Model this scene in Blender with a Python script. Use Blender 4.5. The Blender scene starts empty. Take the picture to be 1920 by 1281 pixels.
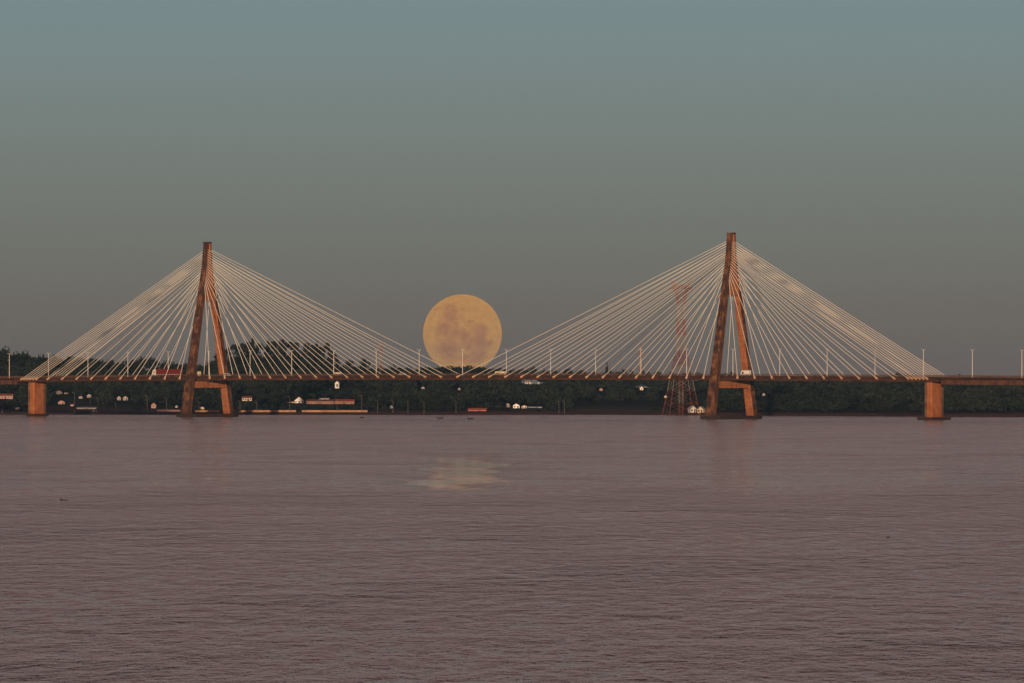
import bpy, bmesh, math, random
import numpy as np
from mathutils import Vector, Matrix, noise as mnoise

scene = bpy.context.scene
COL = scene.collection
R = math.radians
random.seed(7)
rng = np.random.default_rng(11)

# ------------------------------------------------------------------ camera, sky, sun, exposure
CAM_H = 16.37            # camera height above the river, metres
F_PX = 12908.0           # focal length in photograph pixels (1920 wide): a long telephoto
HOR = 720.0              # row of the horizon
cam_d = bpy.data.cameras.new('camera')
cam = bpy.data.objects.new('camera', cam_d)
COL.objects.link(cam)
cam.location = (0, 0, CAM_H)
cam.rotation_euler = (R(90), 0, 0)
cam_d.sensor_width = 36
cam_d.lens = 36 * F_PX / 1920
cam_d.shift_y = (HOR - 640.5) / 1920
cam_d.clip_start = 1
cam_d.clip_end = 90000
scene.camera = cam

SUN_EL, SUN_AZ = R(5.0), R(-4)      # azimuth measured from straight behind the camera, minus = left
world = bpy.data.worlds.new('World')
scene.world = world
world.use_nodes = True
nt = world.node_tree
nt.nodes.clear()
w_out = nt.nodes.new('ShaderNodeOutputWorld')
w_bg = nt.nodes.new('ShaderNodeBackground')
w_sky = nt.nodes.new('ShaderNodeTexSky')
w_sky.sky_type = 'NISHITA'
w_sky.sun_disc = False
w_sky.sun_elevation = SUN_EL
w_sky.sun_rotation = R(180) - SUN_AZ
w_sky.air_density = 1.0
w_sky.dust_density = 0.1
w_sky.ozone_density = 4.0
w_bg.inputs['Strength'].default_value = 0.12
# evening haze low down, added pink and dark bands higher: clear-air sky tinted by elevation, all round the compass
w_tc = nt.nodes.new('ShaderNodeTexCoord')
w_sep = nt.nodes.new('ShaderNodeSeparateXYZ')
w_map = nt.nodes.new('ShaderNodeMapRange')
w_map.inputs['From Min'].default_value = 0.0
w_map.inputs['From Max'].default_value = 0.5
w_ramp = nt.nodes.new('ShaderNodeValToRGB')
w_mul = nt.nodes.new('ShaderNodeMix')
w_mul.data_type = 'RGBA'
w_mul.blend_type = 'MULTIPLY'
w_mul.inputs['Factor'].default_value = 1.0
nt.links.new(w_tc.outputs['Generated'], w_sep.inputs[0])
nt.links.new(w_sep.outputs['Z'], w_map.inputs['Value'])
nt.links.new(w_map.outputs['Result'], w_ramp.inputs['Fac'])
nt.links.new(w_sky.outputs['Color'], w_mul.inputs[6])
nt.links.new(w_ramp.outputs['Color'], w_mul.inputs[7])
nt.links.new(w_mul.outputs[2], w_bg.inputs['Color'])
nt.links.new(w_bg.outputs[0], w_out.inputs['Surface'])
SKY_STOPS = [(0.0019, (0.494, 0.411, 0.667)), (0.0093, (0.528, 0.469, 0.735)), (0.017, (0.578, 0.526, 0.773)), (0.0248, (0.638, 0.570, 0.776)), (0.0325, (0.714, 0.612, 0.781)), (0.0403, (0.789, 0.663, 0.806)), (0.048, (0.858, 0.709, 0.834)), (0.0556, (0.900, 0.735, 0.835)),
             (.08, (2.7, 1.02, .82)), (.12, (6.2, 1.2, .70)), (.17, (5.6, 1.08, .66)), (.27, (1.5, .42, .31)), (.5, (.7, .27, .22))]  # bands above the view, added so the water reflects mauve with dark ripples
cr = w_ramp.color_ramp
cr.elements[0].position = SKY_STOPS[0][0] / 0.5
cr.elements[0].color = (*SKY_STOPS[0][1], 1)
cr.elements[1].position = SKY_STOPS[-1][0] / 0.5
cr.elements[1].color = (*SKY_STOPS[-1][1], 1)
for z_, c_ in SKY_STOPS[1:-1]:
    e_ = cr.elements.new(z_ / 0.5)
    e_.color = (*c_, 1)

sun_d = bpy.data.lights.new('sun', 'SUN')
sun = bpy.data.objects.new('sun', sun_d)
COL.objects.link(sun)
sun_d.energy = 3.2
sun_d.angle = R(0.5)
sun_d.color = (1.0, 0.70, 0.45)
_to_sun = Vector((math.sin(SUN_AZ) * math.cos(SUN_EL), -math.cos(SUN_AZ) * math.cos(SUN_EL), math.sin(SUN_EL)))
sun.rotation_euler = _to_sun.to_track_quat('Z', 'Y').to_euler()
sun.location = _to_sun * 400

scene.view_settings.view_transform = 'Standard'
scene.view_settings.look = 'None'
scene.view_settings.exposure = 0.0
scene.view_settings.gamma = 1.0
scene.render.engine = 'CYCLES'
scene.render.filter_size = 1.5
scene.cycles.use_denoising = True
scene.cycles.denoising_prefilter = 'ACCURATE'
scene.cycles.max_bounces = 5
scene.cycles.diffuse_bounces = 2
scene.cycles.glossy_bounces = 3

# ------------------------------------------------------------------ helpers
CA, SA = math.cos(R(40)), math.sin(R(40))
MID = 3305.13            # distance of the middle of the main span
X0 = -24.52

def at(px, py, Y):
    return Vector(((px - 960) / F_PX * Y, Y, CAM_H + (HOR - py) / F_PX * Y))

def bridge_u(px, v):
    k = (px - 960) / F_PX
    return (k * (MID + v * CA) - X0 - v * SA) / (CA + k * SA)

def tag(o, label=None, cat=None, group=None, kind=None):
    if label: o['label'] = label
    if cat: o['category'] = cat
    if group: o['group'] = group
    if kind: o['kind'] = kind
    return o

def empty(name, loc, rz=0.0, parent=None):
    o = bpy.data.objects.new(name, None)
    o.empty_display_size = 1
    o.location = loc
    o.rotation_euler = (0, 0, rz)
    COL.objects.link(o)
    if parent: o.parent = parent
    return o

class MB:
    """collects boxes, bars and lofts into one mesh"""
    def __init__(self):
        self.v, self.f, self.m = [], [], []
    def add(self, vs, fs, m=0):
        b = len(self.v)
        self.v += [tuple(p) for p in vs]
        self.f += [tuple(i + b for i in f) for f in fs]
        self.m += [m] * len(fs)
        return self
    def box(self, x0, x1, y0, y1, z0, z1, m=0, ch=0.0):
        if ch <= 0:
            vs = [(x, y, z) for z in (z0, z1) for x, y in ((x0, y0), (x1, y0), (x1, y1), (x0, y1))]
            return self.add(vs, [(3, 2, 1, 0), (4, 5, 6, 7), (0, 1, 5, 4), (1, 2, 6, 5), (2, 3, 7, 6), (3, 0, 4, 7)], m)
        ring = [(x0 + ch, y0), (x1 - ch, y0), (x1, y0 + ch), (x1, y1 - ch), (x1 - ch, y1), (x0 + ch, y1), (x0, y1 - ch), (x0, y0 + ch)]
        return self.prism(ring, z0, z1, m)
    def prism(self, ring, z0, z1, m=0):
        n = len(ring)
        vs = [(x, y, z0) for x, y in ring] + [(x, y, z1) for x, y in ring]
        fs = [tuple(range(n - 1, -1, -1)), tuple(range(n, 2 * n))]
        fs += [(i, (i + 1) % n, n + (i + 1) % n, n + i) for i in range(n)]
        return self.add(vs, fs, m)
    def bar(self, p, q, r, n=5, m=0, r2=None):
        p, q = Vector(p), Vector(q)
        d = q - p
        if d.length < 1e-6: return self
        qt = d.to_track_quat('Z', 'Y')
        r2 = r if r2 is None else r2
        vs = []
        for c, rr in ((p, r), (q, r2)):
            for i in range(n):
                a = 2 * math.pi * i / n
                vs.append(c + qt @ Vector((math.cos(a) * rr, math.sin(a) * rr, 0)))
        fs = [tuple(range(n - 1, -1, -1)), tuple(range(n, 2 * n))]
        fs += [(i, (i + 1) % n, n + (i + 1) % n, n + i) for i in range(n)]
        return self.add(vs, fs, m)
    def loft(self, rings, mats=None, cap=True):
        n = len(rings[0])
        vs = [p for r in rings for p in r]
        fs, ms = [], []
        for k in range(len(rings) - 1):
            for i in range(n):
                j = (i + 1) % n
                fs.append((k * n + i, k * n + j, (k + 1) * n + j, (k + 1) * n + i))
                ms.append(mats[i] if mats else 0)
        if cap:
            fs.append(tuple(range(n - 1, -1, -1))); ms.append(mats[0] if mats else 0)
            fs.append(tuple((len(rings) - 1) * n + i for i in range(n))); ms.append(mats[0] if mats else 0)
        b = len(self.v)
        self.v += [tuple(p) for p in vs]
        self.f += [tuple(i + b for i in f) for f in fs]
        self.m += ms
        return self
    def build(self, name, mats, parent=None, smooth=False):
        me = bpy.data.meshes.new(name)
        me.from_pydata(self.v, [], self.f)
        if not isinstance(mats, (list, tuple)): mats = [mats]
        for m in mats: me.materials.append(m)
        me.polygons.foreach_set('material_index', self.m)
        bm = bmesh.new(); bm.from_mesh(me)
        bmesh.ops.recalc_face_normals(bm, faces=bm.faces)
        bm.to_mesh(me); bm.free()
        if smooth: me.polygons.foreach_set('use_smooth', [True] * len(me.polygons))
        me.update()
        o = bpy.data.objects.new(name, me)
        COL.objects.link(o)
        if parent: o.parent = parent
        return o

def mesh_np(name, verts, quads, mat, parent=None):
    me = bpy.data.meshes.new(name)
    nv, nq = len(verts), len(quads)
    me.vertices.add(nv); me.vertices.foreach_set('co', verts.astype(np.float32).ravel())
    me.loops.add(nq * 4); me.loops.foreach_set('vertex_index', quads.astype(np.int32).ravel())
    me.polygons.add(nq); me.polygons.foreach_set('loop_start', np.arange(0, nq * 4, 4, dtype=np.int32))
    me.materials.append(mat)
    me.update(calc_edges=True); me.validate()
    o = bpy.data.objects.new(name, me)
    COL.objects.link(o)
    if parent: o.parent = parent
    return o

def copy_tree(o, parent=None):
    c = o.copy(); COL.objects.link(c)
    if parent: c.parent = parent
    for ch in o.children: copy_tree(ch, c)
    return c

ORD = ['first', 'second', 'third', 'fourth', 'fifth', 'sixth', 'seventh', 'eighth', 'ninth', 'tenth', 'eleventh', 'twelfth',
       'thirteenth', 'fourteenth', 'fifteenth', 'sixteenth', 'seventeenth', 'eighteenth', 'nineteenth', 'twentieth']

# ------------------------------------------------------------------ materials
def mat(name, col, rough=0.7, var=0.0, scale=1.0, col2=None, metal=0.0, stretch=(1, 1, 1), spec=0.3):
    m = bpy.data.materials.new(name); m.use_nodes = True
    n = m.node_tree.nodes; l = m.node_tree.links
    b = n['Principled BSDF']
    b.inputs['Roughness'].default_value = rough
    b.inputs['Metallic'].default_value = metal
    b.inputs['Specular IOR Level'].default_value = spec
    if var or col2:
        tc = n.new('ShaderNodeTexCoord'); mp = n.new('ShaderNodeMapping'); mp.inputs['Scale'].default_value = stretch
        ns = n.new('ShaderNodeTexNoise'); ns.inputs['Scale'].default_value = scale; ns.inputs['Detail'].default_value = 5
        rp = n.new('ShaderNodeValToRGB')
        c2 = col2 or tuple(max(0, c * (1 - var)) for c in col)
        c1 = col if col2 else tuple(c * (1 + var * .5) for c in col)
        rp.color_ramp.elements[0].position = .35; rp.color_ramp.elements[1].position = .65
        rp.color_ramp.elements[0].color = (*c2, 1); rp.color_ramp.elements[1].color = (*c1, 1)
        l.new(tc.outputs['Object'], mp.inputs[0]); l.new(mp.outputs[0], ns.inputs['Vector'])
        l.new(ns.outputs['Fac'], rp.inputs['Fac']); l.new(rp.outputs['Color'], b.inputs['Base Color'])
    else:
        b.inputs['Base Color'].default_value = (*col, 1)
    return m

def concrete(name, col, stain, amount, band=2.6):
    """reddish concrete with pour joints and black rain streaks running down"""
    m = bpy.data.materials.new(name); m.use_nodes = True
    n = m.node_tree.nodes; l = m.node_tree.links
    b = n['Principled BSDF']; b.inputs['Roughness'].default_value = .85; b.inputs['Specular IOR Level'].default_value = .2
    tc = n.new('ShaderNodeTexCoord')
    mp = n.new('ShaderNodeMapping'); mp.inputs['Scale'].default_value = (1, 1, .12)
    l.new(tc.outputs['Object'], mp.inputs[0])
    ns = n.new('ShaderNodeTexNoise'); ns.inputs['Scale'].default_value = .9; ns.inputs['Detail'].default_value = 6
    l.new(mp.outputs[0], ns.inputs['Vector'])
    n2 = n.new('ShaderNodeTexNoise'); n2.inputs['Scale'].default_value = .35; n2.inputs['Detail'].default_value = 4
    l.new(tc.outputs['Object'], n2.inputs['Vector'])
    add = n.new('ShaderNodeMath'); add.operation = 'ADD'
    l.new(ns.outputs['Fac'], add.inputs[0]); l.new(n2.outputs['Fac'], add.inputs[1])
    mr = n.new('ShaderNodeMapRange')
    mr.inputs['From Min'].default_value = 1.18 - amount; mr.inputs['From Max'].default_value = .90 - amount
    l.new(add.outputs[0], mr.inputs['Value'])
    inv = n.new('ShaderNodeMath'); inv.operation = 'SUBTRACT'; inv.inputs[0].default_value = 1
    l.new(mr.outputs[0], inv.inputs[1])
    sp = n.new('ShaderNodeSeparateXYZ'); l.new(tc.outputs['Object'], sp.inputs[0])
    md = n.new('ShaderNodeMath'); md.operation = 'PINGPONG'; md.inputs[1].default_value = band / 2
    l.new(sp.outputs['Z'], md.inputs[0])
    lt = n.new('ShaderNodeMath'); lt.operation = 'LESS_THAN'; lt.inputs[1].default_value = .2
    l.new(md.outputs[0], lt.inputs[0])
    jt = n.new('ShaderNodeMath'); jt.operation = 'MULTIPLY'; jt.inputs[1].default_value = .6
    l.new(lt.outputs[0], jt.inputs[0])
    mx = n.new('ShaderNodeMath'); mx.operation = 'MAXIMUM'
    l.new(inv.outputs[0], mx.inputs[0]); l.new(jt.outputs[0], mx.inputs[1])
    mix = n.new('ShaderNodeMix'); mix.data_type = 'RGBA'
    mix.inputs[6].default_value = (*col, 1); mix.inputs[7].default_value = (*stain, 1)
    td = n.new('ShaderNodeMapRange'); td.inputs['From Min'].default_value = 4.2; td.inputs['From Max'].default_value = 2.6
    ta = n.new('ShaderNodeMath'); ta.operation = 'MULTIPLY_ADD'; ta.inputs[1].default_value = -2.4
    l.new(n2.outputs['Fac'], ta.inputs[0]); l.new(sp.outputs['Z'], ta.inputs[2])
    tb = n.new('ShaderNodeMath'); tb.operation = 'ADD'; tb.inputs[1].default_value = 1.2
    l.new(ta.outputs[0], tb.inputs[0]); l.new(tb.outputs[0], td.inputs['Value'])
    ts = n.new('ShaderNodeMath'); ts.operation = 'MULTIPLY'; ts.inputs[1].default_value = .8
    l.new(td.outputs[0], ts.inputs[0])
    mm = n.new('ShaderNodeMath'); mm.operation = 'MAXIMUM'; l.new(mx.outputs[0], mm.inputs[0]); l.new(ts.outputs[0], mm.inputs[1]); mx = mm
    l.new(mx.outputs[0], mix.inputs[0]); l.new(mix.outputs[2], b.inputs['Base Color'])
    return m

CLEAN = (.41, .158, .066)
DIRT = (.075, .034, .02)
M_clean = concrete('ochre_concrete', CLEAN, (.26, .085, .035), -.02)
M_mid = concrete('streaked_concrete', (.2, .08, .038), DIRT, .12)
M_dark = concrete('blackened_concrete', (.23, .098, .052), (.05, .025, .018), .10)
M_deck = concrete('deck_concrete', (.08, .034, .021), (.042, .02, .014), .1, 400)
M_girder = concrete('girder_concrete', (.14, .058, .035), (.07, .032, .021), .02, 400)
M_pier = concrete('pier_concrete', CLEAN, (.3, .09, .03), .0)
M_pierdull = concrete('dull_pier_concrete', (.24, .13, .075), (.12, .06, .035), .1)
M_cap = concrete('wet_cap_concrete', (.07, .038, .026), (.035, .022, .017), .12, 9)
M_anchor = mat('anchor_concrete', (.62, .40, .27), .7, .2, .6)
M_cable = mat('cable_sheath', (.86, .80, .70), .45, .06, .05)
M_rail = mat('rail_steel', (.16, .09, .06), .6, .2, .3)
M_asph = mat('asphalt', (.05, .047, .045), .9, .2, .4)
M_galv = mat('galvanised_steel', (.55, .5, .44), .5, .15, .5)
M_pale = mat('pale_lamp_paint', (.8, .76, .7), .5)
M_dullpost = mat('weathered_post', (.22, .2, .18), .7, .2, .5)
M_lens = mat('lamp_glass', (.75, .72, .66), .3)
M_red = mat('red_tarpaulin', (.16, .022, .018), .5, .2, .4)
M_white = mat('white_paint', (.8, .78, .74), .35)
M_cream = mat('cream_plaster', (.78, .66, .48), .8, .12, .5)
M_pink = mat('pink_plaster', (.5, .3, .26), .8, .15, .5)
M_grey = mat('grey_plaster', (.34, .32, .31), .8, .15, .5)
M_offwhite = mat('weathered_whitewash', (.45, .43, .4), .8, .15, .6)
M_brick = mat('brick_wall', (.4, .17, .11), .85, .25, .6)
M_tile = mat('clay_tile', (.3, .1, .065), .85, .25, .8)
M_darkroof = mat('dark_roof_sheet', (.07, .06, .06), .6, .2, .6)
M_redroof = mat('red_roof_sheet', (.55, .12, .08), .6, .12, .4)
M_palroof = mat('pale_roof_sheet', (.45, .42, .4), .5, .15, .4)
M_glass = mat('window_glass', (.03, .035, .04), .08, spec=.5)
M_tyre = mat('tyre_rubber', (.02, .02, .02), .9)
M_dkwood = mat('dark_boat_wood', (.02, .015, .012), .7, .3, 2)
M_bird = mat('bird_feathers', (.018, .012, .01), .7, .3, 20)
M_pylred = mat('red_tower_paint', (.26, .075, .052), .6, .15, .3)
M_pylwhite = mat('white_tower_paint', (.28, .245, .23), .6, .15, .3)
M_wall = mat('sandy_wall', (.5, .26, .13), .85, .25, .25)
M_bark = mat('bark', (.035, .026, .02), .9, .3, 1)
def leafmat(name, a, b_):
    return mat(name, a, .8, 0, .22, b_, spec=.1)
M_leaf = leafmat('dark_leaves', (.026, .034, .024), (.010, .015, .012))
M_forest = mat('wooded_slope_leaves', (.028, .036, .027), .8, 0, .055, (.008, .012, .011), spec=.1)

# ------------------------------------------------------------------ river
def water_material():
    m = bpy.data.materials.new('river_water'); m.use_nodes = True
    n = m.node_tree.nodes; l = m.node_tree.links
    b = n['Principled BSDF']
    b.inputs['Base Color'].default_value = (.10, .036, .028, 1)
    b.inputs['IOR'].default_value = 1.333
    geo = n.new('ShaderNodeNewGeometry')
    def noise_(scale, sx, sy, detail=3, rough=.5, dist=0.0):
        mp = n.new('ShaderNodeMapping'); mp.inputs['Scale'].default_value = (sx, sy, 1)
        l.new(geo.outputs['Position'], mp.inputs[0])
        t = n.new('ShaderNodeTexNoise'); t.inputs['Scale'].default_value = scale
        t.inputs['Detail'].default_value = detail; t.inputs['Roughness'].default_value = rough
        t.inputs['Distortion'].default_value = dist
        l.new(mp.outputs[0], t.inputs['Vector'])
        return t.outputs['Fac']
    def math_(op, a, c=None):
        t = n.new('ShaderNodeMath'); t.operation = op
        for i, q in enumerate((a, c)):
            if q is None: continue
            if isinstance(q, (int, float)): t.inputs[i].default_value = q
            else: l.new(q, t.inputs[i])
        return t.outputs[0]
    def rng_(v, a, b2, c, d):
        t = n.new('ShaderNodeMapRange'); t.interpolation_type = 'SMOOTHSTEP'
        for k, q in zip(('From Min', 'From Max', 'To Min', 'To Max'), (a, b2, c, d)): t.inputs[k].default_value = q
        l.new(v, t.inputs['Value']); return t.outputs['Result']
    sp_ = n.new('ShaderNodeSeparateXYZ'); l.new(geo.outputs['Position'], sp_.inputs[0])
    big = noise_(.0032, 1.2, 1, 3, .5, .3)           # wind lanes hundreds of metres long
    cats = noise_(.014, 2.6, 1, 8, .66, .25)         # cat's paws, from a hundred metres down to one
    gust = rng_(math_('ADD', math_('MULTIPLY', big, .3), math_('MULTIPLY', cats, .7)), .44, .66, .46, 1.25)
    fleck = noise_(.085, 5.5, 1, 4, .62)              # short crested ripples seen end on
    dark = noise_(.013, 2.2, 1, 7, .62, .5)            # squalls: a few darker, rougher patches
    gust = math_('MULTIPLY', gust, rng_(fleck, .36, .64, .45, 1.45))
    gust = math_('ADD', gust, math_('MULTIPLY', rng_(dark, .53, .66, 0, 3.2), rng_(fleck, .38, .62, .3, 1.2)))
    lane = noise_(.0048, .22, 1, 3, .55, .2)
    gust = math_('MULTIPLY', gust, rng_(lane, .38, .62, .72, 1.4))
    band = math_('MULTIPLY', rng_(math_('ADD', sp_.outputs['Y'], math_('MULTIPLY', big, 160.0)), 760, 900, 0, 1), rng_(math_('ADD', sp_.outputs['Y'], math_('MULTIPLY', big, 160.0)), 1150, 1240, 1, 0))
    gust = math_('MULTIPLY', gust, rng_(band, 0, 1, 1.0, 1.45))
    # calmer reach towards the far bank, and a slick of still water in mid river
    sp = n.new('ShaderNodeSeparateXYZ'); l.new(geo.outputs['Position'], sp.inputs[0])
    edge = math_('ADD', sp.outputs['Y'], math_('MULTIPLY', big, 500.0))
    gust = math_('MULTIPLY', gust, rng_(edge, 1200, 1450, 1.0, .6))
    wob = math_('MULTIPLY', math_('SUBTRACT', cats, .5), 30.0)
    sx = math_('ABSOLUTE', math_('ADD', math_('ADD', sp.outputs['X'], wob), 9.5))
    sy = math_('ABSOLUTE', math_('SUBTRACT', math_('ADD', sp.outputs['Y'], math_('MULTIPLY', wob, 12.0)), 1330.0))
    slick = math_('MULTIPLY', rng_(sx, 2, 12, 1, 0), rng_(sy, 50, 460, 1, 0))
    gust = math_('MULTIPLY', gust, rng_(slick, 0, .7, 1.0, .04))
    w1 = noise_(.24, 2.0, 1, 4, .65)                 # wavelets
    w2 = noise_(.9, 1.8, 1, 2, .6)
    w0 = noise_(.06, 8.0, 1, 4, .6)                 # longer trains of ripples that still read far out
    w0 = math_('MULTIPLY', w0, rng_(sp.outputs['Y'], 380, 850, 0.0, 4.5))
    h = math_('ADD', w0, math_('ADD', math_('MULTIPLY', w1, 3.2), math_('MULTIPLY', w2, .6)))
    near = rng_(sp.outputs['Y'], 250, 1100, 1.7, 1.0)
    h = math_('MULTIPLY', h, math_('MULTIPLY', gust, near))
    bp = n.new('ShaderNodeBump'); bp.inputs['Strength'].default_value = .9; bp.inputs['Distance'].default_value = 1.0
    l.new(h, bp.inputs['Height']); l.new(bp.outputs[0], b.inputs['Normal'])
    l.new(rng_(gust, 0, .6, .03, .2), b.inputs['Roughness'])
    return m
WS = 14000
ys = [-400, 0, 200, 400, 800, 1600, 3000, 4200]
wv = [(x, y, 0) for y in ys for x in (-WS, -2500, 0, 2500, WS)]
wf = [(r * 5 + c, r * 5 + c + 1, r * 5 + 6 + c, r * 5 + 5 + c) for r in range(len(ys) - 1) for c in range(4)]
tag(MB().add(wv, wf).build('river_water', water_material()), 'wide muddy river with mauve ripples filling the foreground', 'river', kind='structure')

# ------------------------------------------------------------------ far bank terrain
RID = 4300.0
def lut(tab, x):
    return float(np.interp(x, [t[0] for t in tab], [t[1] for t in tab]))
SHORE = [(-900, 3690), (-300, 3660), (40, 3650), (120, 3560), (260, 3385), (420, 3300), (900, 3200)]
CREST = [(-700, 700), (-200, 664), (0, 670), (100, 674), (200, 684), (350, 688), (420, 684), (520, 680), (620, 688), (700, 692), (900, 692), (1000, 696),
         (1100, 700), (1300, 705), (1500, 711), (1660, 706), (1720, 709), (1900, 712), (2600, 708)]
def shore(x): return lut(SHORE, x)
def crest(x):
    py = lut(CREST, 960 + x / RID * F_PX)
    return CAM_H + (HOR - py) / F_PX * RID - 8.0
def ground(x, y):
    s = shore(x)
    d = y - s
    if d < 0: return max(-6, d * .06)
    if d < 6: return 0.25 + d * .18
    t = min(1.0, (d - 6) / max(60, (RID - s - 6)))
    base = 1.33 + (crest(x) - 1.33) * (t ** 1.15)
    if y > RID:
        base = crest(x) * max(.55, 1 - (y - RID) / 4000)
    base += 1.2 * mnoise.noise(Vector((x * .012, y * .012, 3.1))) * min(1, d / 150)
    return base
def ground_mat():
    m = mat('far_bank_ground', (.03, .036, .022), .95, 0, .03, (.014, .017, .012), spec=.05)
    n = m.node_tree.nodes; l = m.node_tree.links; b = n['Principled BSDF']
    src = b.inputs['Base Color'].links[0].from_socket
    geo = n.new('ShaderNodeNewGeometry'); sp = n.new('ShaderNodeSeparateXYZ'); l.new(geo.outputs['Position'], sp.inputs[0])
    mr = n.new('ShaderNodeMapRange'); mr.inputs['From Min'].default_value = 1.5; mr.inputs['From Max'].default_value = 4.5
    l.new(sp.outputs['Z'], mr.inputs['Value'])
    mx = n.new('ShaderNodeMix'); mx.data_type = 'RGBA'; mx.inputs[6].default_value = (.11, .064, .052, 1)
    l.new(mr.outputs[0], mx.inputs[0]); l.new(src, mx.inputs[7]); l.new(mx.outputs[2], b.inputs['Base Color'])
    return m
gx = sorted(set([-14000, -9000, -4000, -2000, -1200] + list(range(-800, 801, 20)) + [1200, 2000, 4000, 9000, 14000]))
gd = [-60, -5, 0, 3, 6, 15, 40] + list(range(80, 1100, 40)) + [1400, 2200, 4000, 8000, 12000]
gv, gf = [], []
for d in gd:
    for x in gx:
        y = shore(x) + d
        gv.append((x, y, ground(x, y)))
nx = len(gx)
for r in range(len(gd) - 1):
    for c in range(nx - 1):
        gf.append((r * nx + c, r * nx + c + 1, (r + 1) * nx + c + 1, (r + 1) * nx + c))
tag(MB().add(gv, gf).build('hills', ground_mat(), smooth=True), 'low dark hills of the far bank sloping to the water', 'hills', kind='structure')

def land(px, py):
    """point of the far bank seen at this place in the picture"""
    last = None
    y = 3250.0
    while y < 5200:
        p = at(px, py, y)
        if y > shore(p.x) and ground(p.x, y) >= p.z: return Vector((p.x, y, ground(p.x, y)))
        y += 4
    p = at(px, py, RID); return Vector((p.x, RID, ground(p.x, RID)))

CLEAR = []   # px0, px1, py0, py1, distance: views kept open (buildings, walls, grass)

# ------------------------------------------------------------------ the bridge
B = empty('cable_stayed_bridge', (X0, MID, 0), R(-40))
tag(B, 'long cable-stayed river bridge with two A-shaped ochre concrete pylons and pale fans of cables', 'bridge')
VC = 8.46
def top(u): return 21.3 - 1.0 * (u / 282.0) ** 2
def road(u): return top(u) - 1.0
US = [-290 + 10 * i for i in range(59)]
def sect(u, pts): return [(u, v, road(u) + z) for v, z in pts]
main_pts = [(-8.3, .25), (-8.3, -.95), (-7.9, -.95), (-7.0, -1.95), (-5.2, -1.95), (-4.6, -.8), (4.6, -.8), (5.2, -1.95), (7.0, -1.95), (7.9, -.95), (8.3, -.95), (8.3, .25), (7.7, .25), (7.7, 0), (-7.7, 0), (-7.7, .25)]
dm = [0, 1, 1, 1, 1, 1, 1, 1, 1, 1, 0, 0, 0, 2, 0, 0]
deck = MB().loft([sect(u, main_pts) for u in US], dm).build('deck', [M_deck, M_girder, M_asph], B)
app_pts = [(-8.3, .25), (-8.3, -.55), (-6.2, -.9), (-6.0, -3.1), (6.0, -3.1), (6.2, -.9), (8.3, -.55), (8.3, .25), (7.7, .25), (7.7, 0), (-7.7, 0), (-7.7, .25)]
am = [0, 1, 1, 1, 1, 1, 0, 0, 0, 2, 0, 0]
for s in (-1, 1):
    us = [s * (290.4 + 20 * i) for i in range(10)]
    MB().loft([sect(u, app_pts) for u in us], am).build('approach_span', [M_deck, M_girder, M_asph], B)
for v in (-8.0, 8.0):
    mb = MB()
    for k in range(-188, 189):
        u = k * 2.5
        mb.box(u - .09, u + .09, v - .07, v + .07, road(u) + .25, top(u) - .02)
    for k in range(-47, 47):
        u0, u1 = k * 10.0, k * 10.0 + 10.0
        for dz, t in ((.0, .09), (-.3, .06), (-.55, .06)):
            mb.bar((u0, v, top(u0) + dz), (u1, v, top(u1) + dz), t, 4)
    mb.build('guard_rail', M_rail, B)

def leg_c(z): return float(np.interp(z, [0, 60, 74, 86], [16, 4.55, 1.95, .95]))
def leg_w(z): return float(np.interp(z, [0, 60, 74, 86], [3.7, 2.8, 2.1, 1.6]))
def leg_b(z): return float(np.interp(z, [0, 20, 60, 86], [4.6, 4.0, 3.2, 2.7]))
ZS = [1.6, 10, 20, 30, 40, 50, 60, 67, 74, 80, 86]
for tu in (-165, 165):
    web = MB()
    rings = []
    for z in (57.5, 60, 67, 74, 80, 84.6):
        c = leg_c(z); hb = leg_b(z) / 2 - .35
        rings.append([(tu - hb, -c, z), (tu + hb, -c, z), (tu + hb, c, z), (tu - hb, c, z)])
    web.loft(rings)
    py = web.build('pylon', [M_clean], B)
    for s in (-1, 1):
        rings = []
        for z in ZS:
            c, w, b = s * leg_c(z), leg_w(z) / 2, leg_b(z) / 2
            k = .3
            rings.append([(tu - b + k, c - w, z), (tu + b - k, c - w, z), (tu + b, c - w + k, z), (tu + b, c + w - k, z),
                          (tu + b - k, c + w, z), (tu - b + k, c + w, z), (tu - b, c + w - k, z), (tu - b, c - w + k, z)])
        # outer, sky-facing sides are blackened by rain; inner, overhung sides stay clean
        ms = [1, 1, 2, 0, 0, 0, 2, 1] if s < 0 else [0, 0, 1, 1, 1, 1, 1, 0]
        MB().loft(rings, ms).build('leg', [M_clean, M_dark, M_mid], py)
    cb = MB()
    z0, z1 = 14.5, 17.6
    cb.loft([[(tu - 1.5, -(leg_c(z) - leg_w(z) / 2 + .1), z), (tu + 1.5, -(leg_c(z) - leg_w(z) / 2 + .1), z),
              (tu + 1.5, leg_c(z) - leg_w(z) / 2 + .1, z), (tu - 1.5, leg_c(z) - leg_w(z) / 2 + .1, z)] for z in (z0, z1)])
    cb.build('crossbeam', M_clean, py)
    for v in (-6, 6): MB().box(tu - .7, tu + .7, v - .7, v + .7, 17.6, road(tu) - 1.95).build('bearing', M_mid, py)
    cp = MB()
    for s in (-1, 1):
        cp.box(tu - 1.5, tu + 1.5, s * 1.0 - .75, s * 1.0 + .75, 86.0, 86.7)
    cp.build('coping', M_dark, py)
    pc = MB()
    pc.prism([(tu - 4.8, -14), (tu - 3, -19.5), (tu + 3, -19.5), (tu + 4.8, -14), (tu + 4.8, 14), (tu + 3, 19.5), (tu - 3, 19.5), (tu - 4.8, 14)], -1.5, 1.6)
    pc.build('pile_cap', M_cap, py)

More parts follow.
